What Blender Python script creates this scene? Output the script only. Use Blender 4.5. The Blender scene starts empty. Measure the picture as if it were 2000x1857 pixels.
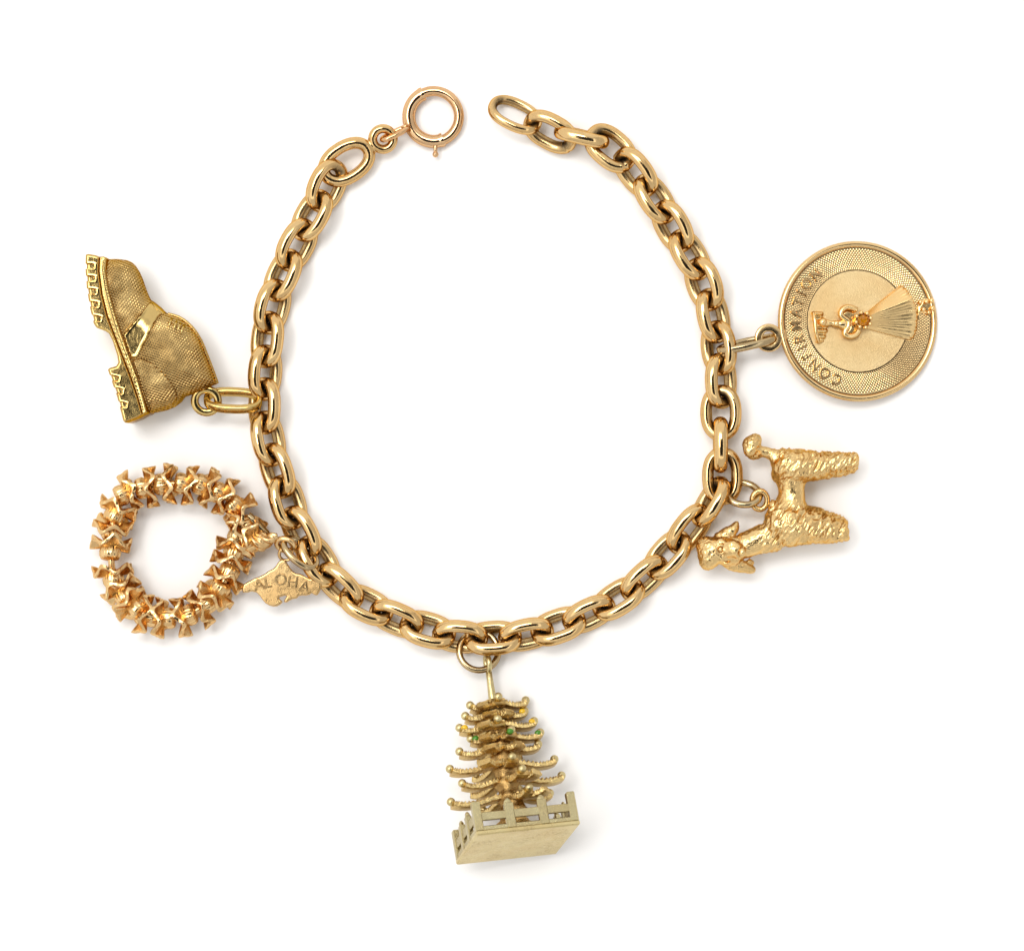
import bpy, math, random
import numpy as np
from mathutils import Vector, Matrix, noise
from mathutils.geometry import delaunay_2d_cdt

# ---------------------------------------------------------------- camera, world, light, exposure
S = 0.000065            # metres per photograph pixel on the table (bracelet about 60 mm across)
H = 5200.0              # camera height over the table, in the same pixel units
scene = bpy.context.scene
COL = scene.collection

cam_d = bpy.data.cameras.new('camera')
cam = bpy.data.objects.new('camera', cam_d)
COL.objects.link(cam)
cam_d.sensor_fit = 'HORIZONTAL'
cam_d.angle = 2 * math.atan(1000.0 / H)
cam_d.clip_start = 0.01
cam_d.clip_end = 20
cam.location = (0, 0, H * S)
scene.camera = cam

world = bpy.data.worlds.new('World')
scene.world = world
world.use_nodes = True
world.node_tree.nodes['Background'].inputs[0].default_value = (0.97, 0.98, 1.0, 1)
world.node_tree.nodes['Background'].inputs[1].default_value = 0.03


def area(name, loc, size, radiance, col=(1, 1, 1), aim=(0, 0, 0)):
    d = bpy.data.lights.new(name, 'AREA')
    d.shape = 'RECTANGLE'
    d.size, d.size_y = size
    d.energy = radiance * math.pi * size[0] * size[1]
    d.color = col
    o = bpy.data.objects.new(name, d)
    COL.objects.link(o)
    o.location = loc
    o.rotation_euler = (Vector(aim) - Vector(loc)).to_track_quat('-Z', 'Y').to_euler()
    return o


# a product-photography light tent: four diffusing walls, a diffusing roof with an opening for the camera, and a key
# light behind the roof panels on the upper left
TW, TH_ = 0.62, 0.80
WALL, ROOF, KEY = 1.18, 1.8, 10.0
for loc, k in (((-TW, 0, TH_ / 2), 1.0), ((TW, 0, TH_ / 2), 0.65), ((0, -TW, TH_ / 2), 0.7), ((0, TW, TH_ / 2), 1.0)):
    area('tent_wall', loc, (2 * TW, TH_), WALL * k, (1.0, 0.98, 0.955), (0, 0, TH_ / 2))
HX0, HX1, HY0, HY1 = -0.25, 0.45, -0.45, 0.21      # the opening
KX, KY = 0.10, -0.05                               # how far the key panels reach along it


def roof(nm, x0, x1, y0, y1, rad, col=(1.0, 0.99, 0.97)):
    c = ((x0 + x1) / 2, (y0 + y1) / 2, TH_)
    o = area(nm, c, (x1 - x0, y1 - y0), rad, col, (c[0], c[1], 0))
    o.rotation_euler = (0, 0, 0)


KW = 0.21                                          # depth of the key panels
roof('key_panel', HX0 - KW, HX0, KY, HY1 + KW, KEY, (1.0, 0.985, 0.96))
roof('key_panel', HX0, KX, HY1, HY1 + KW, KEY, (1.0, 0.985, 0.96))
roof('roof_panel', HX0 - KW, KX, HY1 + KW, TW, ROOF)
roof('roof_panel', -TW, HX0 - KW, KY, TW, ROOF)
roof('roof_panel', KX, TW, HY1, TW, ROOF * 0.5)
roof('roof_panel', HX1, TW, HY0, HY1, ROOF)
roof('roof_panel', HX0, TW, -TW, HY0, ROOF)
roof('roof_panel', -TW, HX0, -TW, KY, ROOF)

scene.view_settings.view_transform = 'Standard'
scene.view_settings.look = 'None'
scene.view_settings.exposure = 0.0
scene.view_settings.gamma = 1.0
scene.view_settings.use_curve_mapping = False
scene.render.engine = 'CYCLES'
scene.cycles.use_denoising = True
scene.cycles.max_bounces = 10
scene.cycles.glossy_bounces = 8
scene.cycles.sample_clamp_indirect = 4.0

rnd = random.Random(7)


# ---------------------------------------------------------------- helpers
def P(x, y, z=0.0):
    """photograph pixel seen at height z over the table -> point in pixel units"""
    k = (H - z) / H
    return np.array([(x - 1000.0) * k, (928.5 - y) * k, z])


def nrm(v):
    v = np.asarray(v, float)
    return v / np.linalg.norm(v)


ORG = {}


def tag(o, label=None, cat=None, group=None, kind=None):
    for k, v in (('label', label), ('category', cat), ('group', group), ('kind', kind)):
        if v:
            o[k] = v
    return o


def thing(name, label, cat, origin, group=None, rot=None):
    o = bpy.data.objects.new(name, None)
    COL.objects.link(o)
    o.empty_display_size = 0.005
    M = Matrix.Translation(Vector(origin) * S)
    if rot is not None:
        M = M @ Matrix(rot).to_4x4()
    o.matrix_world = M
    ORG[o.name] = np.zeros(3) if rot is not None else np.array(origin, float)
    return tag(o, label, cat, group)


def mesh(name, V, F, smooth=True):
    me = bpy.data.meshes.new(name)
    me.from_pydata((np.asarray(V, float) * S).tolist(), [], [tuple(int(i) for i in f) for f in F])
    if smooth:
        me.polygons.foreach_set('use_smooth', [True] * len(me.polygons))
    me.update()
    return me


def obj(name, VF, mat, parent=None, smooth=True, sharp=None, tarnish_shade=None):
    V, F = VF
    V = np.asarray(V, float)
    org = ORG[parent.name] if parent is not None else np.zeros(3)
    me = mesh(name, V - org, F, smooth)
    if sharp is not None:
        me.set_sharp_from_angle(angle=math.radians(sharp))
    if mat is not None:
        me.materials.append(mat)
    if tarnish_shade is not None:
        a = me.attributes.new('tarnish_shade', 'FLOAT', 'POINT')
        a.data.foreach_set('value', np.asarray(tarnish_shade, float))
    o = bpy.data.objects.new(name, me)
    COL.objects.link(o)
    if parent is not None:
        o.parent = parent
        ORG[o.name] = org
    return o


def join(*parts):
    V, F, n = [], [], 0
    for v, f in parts:
        V.append(np.asarray(v, float))
        F += [tuple(int(i) + n for i in q) for q in f]
        n += len(v)
    return np.concatenate(V), F


def sweep(pts, rad, closed=False, n=14, normal=None, cap=True, square=0.0):
    """tube along pts; rad = number, list of numbers, or (in-plane, out-of-plane) pairs"""
    pts = np.asarray(pts, float)
    m = len(pts)
    if np.isscalar(rad):
        rad = [(rad, rad)] * m
    elif isinstance(rad, tuple):
        rad = [rad] * m
    else:
        rad = [(r, r) if np.isscalar(r) else r for r in rad]
    if closed:
        T = np.roll(pts, -1, 0) - np.roll(pts, 1, 0)
    else:
        T = np.gradient(pts, axis=0)
    T /= np.linalg.norm(T, axis=1)[:, None]
    V = []
    if normal is None:
        up = np.array([0, 0, 1.0]) if abs(T[0][2]) < 0.9 else np.array([1.0, 0, 0])
        N = nrm(up - T[0] * up.dot(T[0]))
    for i in range(m):
        if normal is not None:
            N = nrm(np.asarray(normal, float) - T[i] * np.dot(normal, T[i]))
        else:
            N = nrm(N - T[i] * N.dot(T[i]))
        B = np.cross(T[i], N)
        a, b = rad[i]
        for k in range(n):
            t = 2 * math.pi * (k + 0.5 * (square > 0)) / n
            c, s = math.cos(t), math.sin(t)
            if square:
                e = 1 - square
                c, s = math.copysign(abs(c) ** e, c), math.copysign(abs(s) ** e, s)
            V.append(pts[i] + B * a * c + N * b * s)
    F = []
    for i in range(m if closed else m - 1):
        j = (i + 1) % m
        for k in range(n):
            l = (k + 1) % n
            F.append((i * n + k, i * n + l, j * n + l, j * n + k))
    if not closed and cap:
        F.append(tuple(range(n))[::-1])
        F.append(tuple(range((m - 1) * n, m * n)))
    F = [f[::-1] for f in F]
    return np.array(V), F


def ring_pts(c, u, v, a, b, m=48, e=1.0, a0=0.0, a1=2 * math.pi, closed=True):
    c, u, v = np.asarray(c, float), nrm(u), np.asarray(v, float)
    v = nrm(v - u * u.dot(v))
    out = []
    for i in range(m):
        t = a0 + (a1 - a0) * i / (m if closed else m - 1)
        x, y = math.cos(t), math.sin(t)
        x, y = math.copysign(abs(x) ** e, x), math.copysign(abs(y) ** e, y)
        out.append(c + u * a * x + v * b * y)
    return np.array(out), np.cross(u, v)


def ring(c, u, v, a, b, rad, m=48, n=14, e=1.0, square=0.0):
    p, N = ring_pts(c, u, v, a, b, m, e)
    return sweep(p, rad, True, n, N, square=square)


def ball(c, r, nu=14, nv=9, scale=(1, 1, 1)):
    V, F = [], []
    for j in range(nv + 1):
        ph = math.pi * j / nv
        for i in range(nu):
            t = 2 * math.pi * i / nu
            V.append((math.sin(ph) * math.cos(t), math.sin(ph) * math.sin(t), math.cos(ph)))
    for j in range(nv):
        for i in range(nu):
            k = (i + 1) % nu
            F.append((j * nu + i, (j + 1) * nu + i, (j + 1) * nu + k, j * nu + k))
    return np.array(V) * r * np.array(scale) + np.asarray(c, float), F


def box(c, half, axes=None, bev=0.0):
    """bevelled box"""
    A = np.eye(3) if axes is None else np.array([nrm(a) for a in axes])
    h = np.asarray(half, float)
    b = min(bev, *(h * 0.9)) if bev else 0
    if not b:
        V = np.array([[x, y, z] for x in (-1, 1) for y in (-1, 1) for z in (-1, 1)]) * h
        F = [(0, 1, 3, 2), (4, 6, 7, 5), (0, 4, 5, 1), (2, 3, 7, 6), (0, 2, 6, 4), (1, 5, 7, 3)]
    else:
        V, idx = [], {}
        for x in (-1, 1):
            for y in (-1, 1):
                for z in (-1, 1):
                    for k in range(3):
                        p = np.array([x, y, z]) * (h - b)
                        p[k] = (x, y, z)[k] * h[k]
                        idx[(x, y, z, k)] = len(V)
                        V.append(p)
        V = np.array(V)
        F = []
        for k in range(3):
            i, j = [q for q in range(3) if q != k]
            for s in (-1, 1):
                f = []
                for (p, q) in ((-1, -1), (1, -1), (1, 1), (-1, 1)):
                    c3 = [0, 0, 0]
                    c3[k], c3[i], c3[j] = s, p, q
                    f.append(idx[(*c3, k)])
                F.append(tuple(f))
        for k in range(3):           # edges along axis k
            i, j = [q for q in range(3) if q != k]
            for p in (-1, 1):
                for q in (-1, 1):
                    c0, c1 = [0] * 3, [0] * 3
                    c0[k], c0[i], c0[j] = -1, p, q
                    c1[k], c1[i], c1[j] = 1, p, q
                    F.append((idx[(*c0, i)], idx[(*c1, i)], idx[(*c1, j)], idx[(*c0, j)]))
        for x in (-1, 1):
            for y in (-1, 1):
                for z in (-1, 1):
                    F.append(tuple(idx[(x, y, z, k)] for k in range(3)))
    # orient outward
    G = []
    for f in F:
        p = V[list(f)]
        nn = np.cross(p[1] - p[0], p[2] - p[0])
        G.append(f if nn.dot(p.mean(0)) > 0 else f[::-1])
    return V @ A + np.asarray(c, float), G


def catmull(pts, per=8, closed=False):
    pts = np.asarray(pts, float)
    m = len(pts)
    out = []
    for i in range(m if closed else m - 1):
        if closed:
            p0, p1, p2, p3 = pts[i - 1], pts[i], pts[(i + 1) % m], pts[(i + 2) % m]
        else:
            p0, p1, p2, p3 = pts[max(i - 1, 0)], pts[i], pts[i + 1], pts[min(i + 2, m - 1)]
        for k in range(per):
            t = k / per
            out.append(0.5 * ((2 * p1) + (-p0 + p2) * t + (2 * p0 - 5 * p1 + 4 * p2 - p3) * t * t
                              + (-p0 + 3 * p1 - 3 * p2 + p3) * t ** 3))
    if not closed:
        out.append(pts[-1])
    return np.array(out)


def respace(pts, n=None, step=None, closed=False):
    pts = np.asarray(pts, float)
    if closed:
        pts = np.vstack([pts, pts[:1]])
    d = np.r_[0, np.cumsum(np.linalg.norm(np.diff(pts, axis=0), axis=1))]
    if n is None:
        n = max(3, int(round(d[-1] / step)))
    s = np.linspace(0, d[-1], n + 1)
    if closed:
        s = s[:-1]
    return np.stack([np.interp(s, d, pts[:, k]) for k in range(pts.shape[1])], 1)


def edge_dist(Q, poly):
    A = np.asarray(poly, float)
    B = np.roll(A, -1, 0)
    D = np.full(len(Q), 1e9)
    for a, b in zip(A, B):
        ab = b - a
        t = np.clip(((Q - a) @ ab) / max(ab @ ab, 1e-9), 0, 1)
        D = np.minimum(D, np.linalg.norm(Q - (a + t[:, None] * ab), axis=1))
    return D


def inside(Q, poly):
    A = np.asarray(poly, float)
    B = np.roll(A, -1, 0)
    c = np.zeros(len(Q), bool)
    for (x0, y0), (x1, y1) in zip(A, B):
        m = (y0 > Q[:, 1]) != (y1 > Q[:, 1])
        with np.errstate(divide='ignore', invalid='ignore'):
            c ^= m & (Q[:, 0] < (x1 - x0) * (Q[:, 1] - y0) / (y1 - y0) + x0)
    return c


def relief(poly, top, bottom, step=3.0, smooth_outline=True, rows=True):
    """closed solid over a flat outline; top(Q, d), bottom(Q, d) give heights, d = distance to the outline"""
    b = respace(poly, step=step, closed=True)
    lo, hi = b.min(0), b.max(0)
    xs = np.arange(lo[0], hi[0], step)
    ys = np.arange(lo[1], hi[1], step * 0.866)
    G = np.array([(x + (0.5 * step if j % 2 else 0), y) for j, y in enumerate(ys) for x in xs])
    G = G[inside(G, b)]
    G = G[edge_dist(G, b) > step * 0.55]
    nb = len(b)
    pts = [Vector(p) for p in np.vstack([b, G])]
    vs, es, fs, *_ = delaunay_2d_cdt(pts, [(i, (i + 1) % nb) for i in range(nb)], [], 1, 1e-4)
    Q = np.array([tuple(v) for v in vs])
    d = edge_dist(Q, b)
    d[d < 1e-3] = 0
    zt, zb = top(Q, d), bottom(Q, d)
    n = len(Q)
    V = np.vstack([np.c_[Q, zt], np.c_[Q, zb]])
    F = []
    edge = {}
    for f in fs:
        a, b2, c = Q[f[0]], Q[f[1]], Q[f[2]]
        f = tuple(f)
        if (b2[0] - a[0]) * (c[1] - a[1]) - (b2[1] - a[1]) * (c[0] - a[0]) < 0:
            f = f[::-1]
        F.append(f)
        F.append(tuple(i + n for i in f[::-1]))
        for i in range(3):
            e = (f[i], f[(i + 1) % 3])
            edge[e] = edge.get(e, 0) + 1
    for (i, j) in list(edge):
        if (j, i) not in edge:
            F.append((j, i, i + n, j + n))
    return V, F


def zpoly(pts, ox, oy, sc, z=0.0):
    """outline points read off an enlarged crop -> pixel units at height z"""
    return np.array([P(ox + x / sc, oy + y / sc, z)[:2] for x, y in pts])


def evaluated(o):
    dg = bpy.context.evaluated_depsgraph_get()
    dg.update()
    me = bpy.data.meshes.new_from_object(o.evaluated_get(dg))
    V = np.empty(len(me.vertices) * 3)
    me.vertices.foreach_get('co', V)
    F = [tuple(p.vertices) for p in me.polygons]
    bpy.data.meshes.remove(me)
    return V.reshape(-1, 3), F


def remeshed(VF, voxel, smooth_it=3):
    """weld overlapping shapes into one continuous skin (pixel units)"""
    me = bpy.data.meshes.new('tmp')
    me.from_pydata(np.asarray(VF[0]).tolist(), [], VF[1])
    o = bpy.data.objects.new('tmp', me)
    COL.objects.link(o)
    m = o.modifiers.new('r', 'REMESH')
    m.mode = 'VOXEL'
    m.voxel_size = voxel
    s = o.modifiers.new('s', 'SMOOTH')
    s.factor = 0.5
    s.iterations = smooth_it
    V, F = evaluated(o)
    bpy.data.objects.remove(o)
    bpy.data.meshes.remove(me)
    return V, F


def vnormals(V, F):
    me = bpy.data.meshes.new('tmp')
    me.from_pydata(V.tolist(), [], F)
    N = np.empty(len(V) * 3)
    me.vertices.foreach_get('normal', N)
    bpy.data.meshes.remove(me)
    return N.reshape(-1, 3)


def letter(ch, size, depth):
    """one character as a solid, centred on its own middle, in pixel units"""
    cu = bpy.data.curves.new('tmp', 'FONT')
    cu.body = ch
    cu.size = size
    cu.extrude = depth
    cu.bevel_depth = size * 0.012
    cu.bevel_resolution = 1
    cu.offset = size * 0.004
    cu.resolution_u = 5
    o = bpy.data.objects.new('tmp', cu)
    COL.objects.link(o)
    V, F = evaluated(o)
    bpy.data.objects.remove(o)
    bpy.data.curves.remove(cu)
    V[:, :2] -= (V[:, :2].max(0) + V[:, :2].min(0)) / 2
    return V, F


# ---------------------------------------------------------------- materials
def gold(name, base, rough=0.2, patina=(0.16, 0.10, 0.045), amount=0.25, scale=1.0, bump=0.02, pit=0.0, hatch=None,
         inner=0.0, var=0.12, edge=1.0):
    m = bpy.data.materials.new(name)
    m.use_nodes = True
    nt = m.node_tree
    N, L = nt.nodes, nt.links
    b = N['Principled BSDF']
    b.inputs['Metallic'].default_value = 1.0
    b.inputs['Specular Tint'].default_value = (*[1 + edge * (e_ - 1) for e_ in (min(1, base[0] * 1.12), base[1] * 0.95, base[2] * 0.8)], 1)   # deeper colour at grazing angles, standing in for the shadowed table's reflection
    tc = N.new('ShaderNodeTexCoord')
    oi = N.new('ShaderNodeObjectInfo')
    vm = N.new('ShaderNodeVectorMath')
    vm.operation = 'MULTIPLY_ADD'
    L.new(tc.outputs['Object'], vm.inputs[0])
    k = 1.0 / S                      # pattern sizes below are in photograph pixels
    vm.inputs[1].default_value = (k, k, k)
    L.new(oi.outputs['Random'], vm.inputs[2])
    off = N.new('ShaderNodeVectorMath')
    off.operation = 'MULTIPLY_ADD'
    L.new(oi.outputs['Random'], off.inputs[0])
    off.inputs[1].default_value = (911, 577, 313)
    L.new(vm.outputs[0], off.inputs[2])
    co = off.outputs[0]

    def tex(sc, det=4.0, ro=0.6):
        t = N.new('ShaderNodeTexNoise')
        t.inputs['Scale'].default_value = sc
        t.inputs['Detail'].default_value = det
        t.inputs['Roughness'].default_value = ro
        L.new(co, t.inputs['Vector'])
        return t.outputs['Fac']

    def mr(src, a, b_, c=0.0, d=1.0):
        t = N.new('ShaderNodeMapRange')
        L.new(src, t.inputs['Value'])
        for i, v in zip(('From Min', 'From Max', 'To Min', 'To Max'), (a, b_, c, d)):
            t.inputs[i].default_value = v
        return t.outputs['Result']

    def math_(op, a, b_):
        t = N.new('ShaderNodeMath')
        t.operation = op
        for i, v in enumerate((a, b_)):
            if isinstance(v, (int, float)):
                t.inputs[i].default_value = v
            else:
                L.new(v, t.inputs[i])
        return t.outputs[0]
    big = tex(0.02 * scale, 3)
    spk = tex(0.22 * scale, 5, 0.7)
    mask = math_('MULTIPLY', mr(big, 0.42, 0.7), mr(spk, 0.45, 0.72))
    mask = math_('MULTIPLY', mask, amount)
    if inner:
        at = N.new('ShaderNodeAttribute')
        at.attribute_name = 'tarnish_shade'
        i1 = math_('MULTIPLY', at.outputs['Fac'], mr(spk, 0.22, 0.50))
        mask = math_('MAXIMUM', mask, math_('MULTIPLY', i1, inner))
    var_ = N.new('ShaderNodeMix')
    var_.data_type = 'RGBA'
    L.new(mr(tex(0.012 * scale, 2), 0.35, 0.65), var_.inputs[0])
    var_.inputs[6].default_value = (*base, 1)
    var_.inputs[7].default_value = (base[0] * (1 - var * 0.5), base[1] * (1 - var), base[2] * (1 - var * 1.6), 1)
    mx = N.new('ShaderNodeMix')
    mx.data_type = 'RGBA'
    L.new(mask, mx.inputs[0])
    L.new(var_.outputs[2], mx.inputs[6])
    mx.inputs[7].default_value = (*patina, 1)
    L.new(mx.outputs[2], b.inputs['Base Color'])
    r = math_('ADD', mr(tex(0.09 * scale, 4), 0.3, 0.7, rough * 0.75, rough * 1.3), math_('MULTIPLY', mask, 0.35))
    L.new(r, b.inputs['Roughness'])
    h = math_('MULTIPLY', tex(0.05 * scale, 6, 0.65), 6.0 * bump)
    sv = N.new('ShaderNodeVectorMath')
    sv.operation = 'MULTIPLY'
    L.new(co, sv.inputs[0])
    sv.inputs[1].default_value = (0.9, 0.06, 0.25)
    sn = N.new('ShaderNodeTexNoise')
    sn.inputs['Scale'].default_value = 1.0
    sn.inputs['Detail'].default_value = 2.0
    L.new(sv.outputs[0], sn.inputs['Vector'])
    h = math_('ADD', h, math_('MULTIPLY', mr(sn.outputs['Fac'], 0.60, 0.74), -0.022))
    if pit:
        h = math_('ADD', h, math_('MULTIPLY', tex(0.55 * scale, 3, 0.6), pit))
    if hatch == 'cross':             # two sets of hand-cut lines whose direction wanders
        sep = N.new('ShaderNodeSeparateXYZ')
        L.new(vm.outputs[0], sep.inputs[0])
        w = math_('MULTIPLY', math_('SUBTRACT', tex(0.008, 1), 0.5), 11.0)

        def lines(ax, ay, per):
            u = math_('ADD', math_('MULTIPLY', sep.outputs[0], ax), math_('MULTIPLY', sep.outputs[1], ay))
            u = math_('ADD', u, w)
            s = N.new('ShaderNodeMath')
            s.operation = 'SINE'
            L.new(math_('MULTIPLY', u, 2 * math.pi / per), s.inputs[0])
            return s.outputs[0]
        a1 = math_('MULTIPLY', lines(0.34, 0.94, 4.6), mr(tex(0.03, 2), 0.3, 0.62, 0.25, 1))
        a2 = math_('MULTIPLY', lines(0.80, -0.60, 4.9), mr(tex(0.028, 2), 0.65, 0.35, 0.2, 1))
        h = math_('ADD', h, math_('MULTIPLY', math_('ADD', a1, a2), 0.95))
        g = N.new('ShaderNodeMix')
        g.data_type = 'RGBA'
        L.new(mr(math_('ADD', a1, a2), -0.1, -1.2, 0.0, 0.75), g.inputs[0])  # groove shade painted in with the patina colour, as soft light loses it
        L.new(mx.outputs[2], g.inputs[6])
        g.inputs[7].default_value = (*patina, 1)
        L.new(g.outputs[2], b.inputs['Base Color'])
    bp = N.new('ShaderNodeBump')
    bp.inputs['Strength'].default_value = 1.0
    bp.inputs['Distance'].default_value = S
    L.new(h, bp.inputs['Height'])
    L.new(bp.outputs[0], b.inputs['Normal'])
    return m


def plain(name, col, rough=0.4, metal=0.0, **kw):
    m = bpy.data.materials.new(name)
    m.use_nodes = True
    nt = m.node_tree
    b = nt.nodes['Principled BSDF']
    nz = nt.nodes.new('ShaderNodeTexNoise')
    nz.inputs['Scale'].default_value = kw.get('scale', 4000)
    tc = nt.nodes.new('ShaderNodeTexCoord')
    nt.links.new(tc.outputs['Object'], nz.inputs['Vector'])
    mx = nt.nodes.new('ShaderNodeMix')
    mx.data_type = 'RGBA'
    nt.links.new(nz.outputs['Fac'], mx.inputs[0])
    v = kw.get('var', 0.12)
    mx.inputs[6].default_value = (*[c * (1 - v) for c in col], 1)
    mx.inputs[7].default_value = (*[min(1, c * (1 + v)) for c in col], 1)
    nt.links.new(mx.outputs[2], b.inputs['Base Color'])
    b.inputs['Roughness'].default_value = rough
    b.inputs['Metallic'].default_value = metal
    if 'trans' in kw:
        b.inputs['Transmission Weight'].default_value = kw['trans']
        b.inputs['IOR'].default_value = kw.get('ior', 1.55)
    return m


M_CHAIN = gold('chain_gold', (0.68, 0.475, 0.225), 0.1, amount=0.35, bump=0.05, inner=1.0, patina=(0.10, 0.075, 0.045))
M_CLASP = gold('clasp_gold', (0.68, 0.45, 0.25), 0.1, amount=0.3, bump=0.03)
M_RING = gold('ring_gold', (0.48, 0.37, 0.21), 0.14, amount=0.6, bump=0.04, patina=(0.14, 0.11, 0.06))
M_BOOT = gold('boot_gold', (0.56, 0.405, 0.155), 0.14, amount=0.15, bump=0.04, patina=(0.2, 0.15, 0.05))
M_BOOTH = gold('boot_hatched_gold', (0.56, 0.39, 0.16), 0.19, amount=0.45, bump=0.05, hatch='cross', patina=(0.16, 0.11, 0.04))
M_LEI = gold('lei_gold', (0.72, 0.50, 0.245), 0.16, amount=0.3, bump=0.09, pit=0.25, patina=(0.3, 0.15, 0.05), edge=0.6)
M_PLATE = gold('plate_gold', (0.62, 0.43, 0.20), 0.25, amount=0.3, bump=0.03, pit=0.08, patina=(0.35, 0.2, 0.07))
M_TREE = gold('tree_gold', (0.68, 0.52, 0.235), 0.12, amount=1.0, bump=0.12, pit=0.7, patina=(0.17, 0.08, 0.03), scale=1.4, edge=0.4)
M_TREEB = gold('tree_base_gold', (0.60, 0.51, 0.27), 0.3, amount=0.95, bump=0.08, pit=0.35, patina=(0.30, 0.22, 0.11), edge=0.25)
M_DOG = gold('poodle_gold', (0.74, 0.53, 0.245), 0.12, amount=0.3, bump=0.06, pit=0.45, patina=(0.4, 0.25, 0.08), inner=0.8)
M_MED = gold('medal_gold', (0.74, 0.54, 0.275), 0.14, amount=0.2, bump=0.03, patina=(0.4, 0.26, 0.12))
M_MEDT = gold('medal_turned_gold', (0.74, 0.54, 0.275), 0.16, amount=0.2, bump=0.02, patina=(0.4, 0.26, 0.12))
M_MEDC = gold('medal_matte_gold', (0.68, 0.515, 0.27), 0.42, amount=0.5, bump=0.04, pit=0.8, patina=(0.35, 0.24, 0.1))
M_MEDL = gold('medal_letter_gold', (0.74, 0.54, 0.27), 0.18, amount=0.2, bump=0.03, patina=(0.4, 0.26, 0.12))
M_FIG = gold('figure_gold', (0.84, 0.62, 0.30), 0.17, amount=0.15, bump=0.06, patina=(0.4, 0.25, 0.08))
M_POST = gold('tree_fence_gold', (0.50, 0.44, 0.25), 0.12, amount=0.6, bump=0.08, pit=0.5, patina=(0.16, 0.14, 0.09), edge=0.3)
M_TRUNK = gold('trunk_gold', (0.46, 0.30, 0.115), 0.2, amount=1.0, bump=0.14, pit=0.8, patina=(0.16, 0.08, 0.03), scale=1.4, edge=0.5)  # darker than the branches: shading between the tiers put into the colour
M_FAN = gold('fan_gold', (0.82, 0.60, 0.29), 0.30, amount=0.2, bump=0.06, patina=(0.4, 0.25, 0.08))
M_GREEN = plain('green_enamel', (0.05, 0.19, 0.01), 0.12)
M_YELLOW = plain('yellow_enamel', (0.70, 0.42, 0.01), 0.12)
M_AMBER = plain('amber_glass', (0.85, 0.40, 0.015), 0.03, trans=0.75)
M_TABLE = plain('white_board', (0.90, 0.895, 0.89), 0.75, scale=30, var=0.004)

# ---------------------------------------------------------------- the surface
tb = obj('tabletop', box((0, 0, -60), (9000, 9000, 60)), M_TABLE, smooth=False)
tag(tb, 'plain white tabletop the bracelet lies on', 'tabletop', kind='structure')

# ---------------------------------------------------------------- the bracelet
CZ = 31.0
br = thing('chain_bracelet', 'open gold cable chain bracelet with round spring ring clasp', 'bracelet', P(960, 740, 0))

LA, LB = 44.0, 28.5          # half length and half width of a link's wire centre line
WI, WO = 11.4, 13.2          # wire half thickness in the link's plane and across it


def link_mesh(seed, seam, wi=WI, wo=WO, la=LA, lb=LB):
    r = random.Random(seed)
    p, Nn = ring_pts((0, 0, 0), (1, 0, 0), (0, 1, 0), la, lb, 72, 0.86)
    ph = r.uniform(0, 6)
    p = p * (1 + 0.018 * np.sin(2 * np.arctan2(p[:, 1], p[:, 0]) + ph))[:, None]
    p[:, 2] += 0.8 * np.sin(np.arctan2(p[:, 1], p[:, 0]) * 1 + ph)
    rad = []
    for i in range(72):
        t = 2 * math.pi * i / 72
        k = 1.0
        if seam:
            d = abs((t - seam + math.pi) % (2 * math.pi) - math.pi)
            k = 1 - 0.10 * math.exp(-(d / 0.05) ** 2) + 0.07 * math.exp(-((d - 0.14) / 0.07) ** 2)
        rad.append((wi * k, wo * k))
    V, F = sweep(p, rad, True, 20, Nn)
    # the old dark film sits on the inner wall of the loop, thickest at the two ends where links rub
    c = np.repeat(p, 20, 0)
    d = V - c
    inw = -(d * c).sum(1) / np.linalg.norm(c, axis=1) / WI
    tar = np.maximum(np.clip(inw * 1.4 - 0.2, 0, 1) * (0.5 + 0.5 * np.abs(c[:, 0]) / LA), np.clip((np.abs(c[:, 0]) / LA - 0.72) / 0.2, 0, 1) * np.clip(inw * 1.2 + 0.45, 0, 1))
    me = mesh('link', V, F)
    a = me.attributes.new('tarnish_shade', 'FLOAT', 'POINT')
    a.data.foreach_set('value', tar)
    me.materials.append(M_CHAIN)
    return me


LINKS = [link_mesh(k, [0, 0.30, math.pi - 0.25, 0, -0.35, 0, 0.12, 0, math.pi + 0.3, 0, 0.4][k]) for k in range(11)]
n_link = [0]


def place_link(c, d, roll, pitch=0.0, me=None):
    """c centre, d direction in the table plane, roll = turn about the chain's axis (positive: the right-of-travel arm up)"""
    d = nrm([d[0], d[1], 0])
    d = nrm([d[0] * math.cos(pitch), d[1] * math.cos(pitch), math.sin(pitch)])
    s = nrm(np.cross((0, 0, 1), d))         # left of travel
    z = np.cross(d, s)
    y = s * math.cos(roll) - z * math.sin(roll)
    R = Matrix([list(d), list(y), list(np.cross(d, y))]).transposed()
    o = bpy.data.objects.new('link', me or LINKS[(n_link[0] * 5 + n_link[0] // 3) % len(LINKS)])
    n_link[0] += 1
    COL.objects.link(o)
    o.parent = br
    o.matrix_local = Matrix.Translation(Vector(np.asarray(c) - ORG[br.name]) * S) @ R.to_4x4()
    return o


def run(knots, first, n, skip_roll=None):
    """links between evenly respaced knots; first = +1: the first link's outside (right of travel) arm is up"""
    q = np.array([P(x, y, CZ)[:2] for x, y in knots])
    k = respace(catmull(q, 12), n=n)
    for i in range(n):
        a, b = k[i], k[i + 1]
        c = (a + b) / 2
        sg = first if i % 2 == 0 else -first
        place_link((c[0], c[1], CZ + rnd.uniform(-0.8, 0.8)), b - a, sg * math.radians(44 + rnd.uniform(-4, 4)))
    return k


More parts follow.
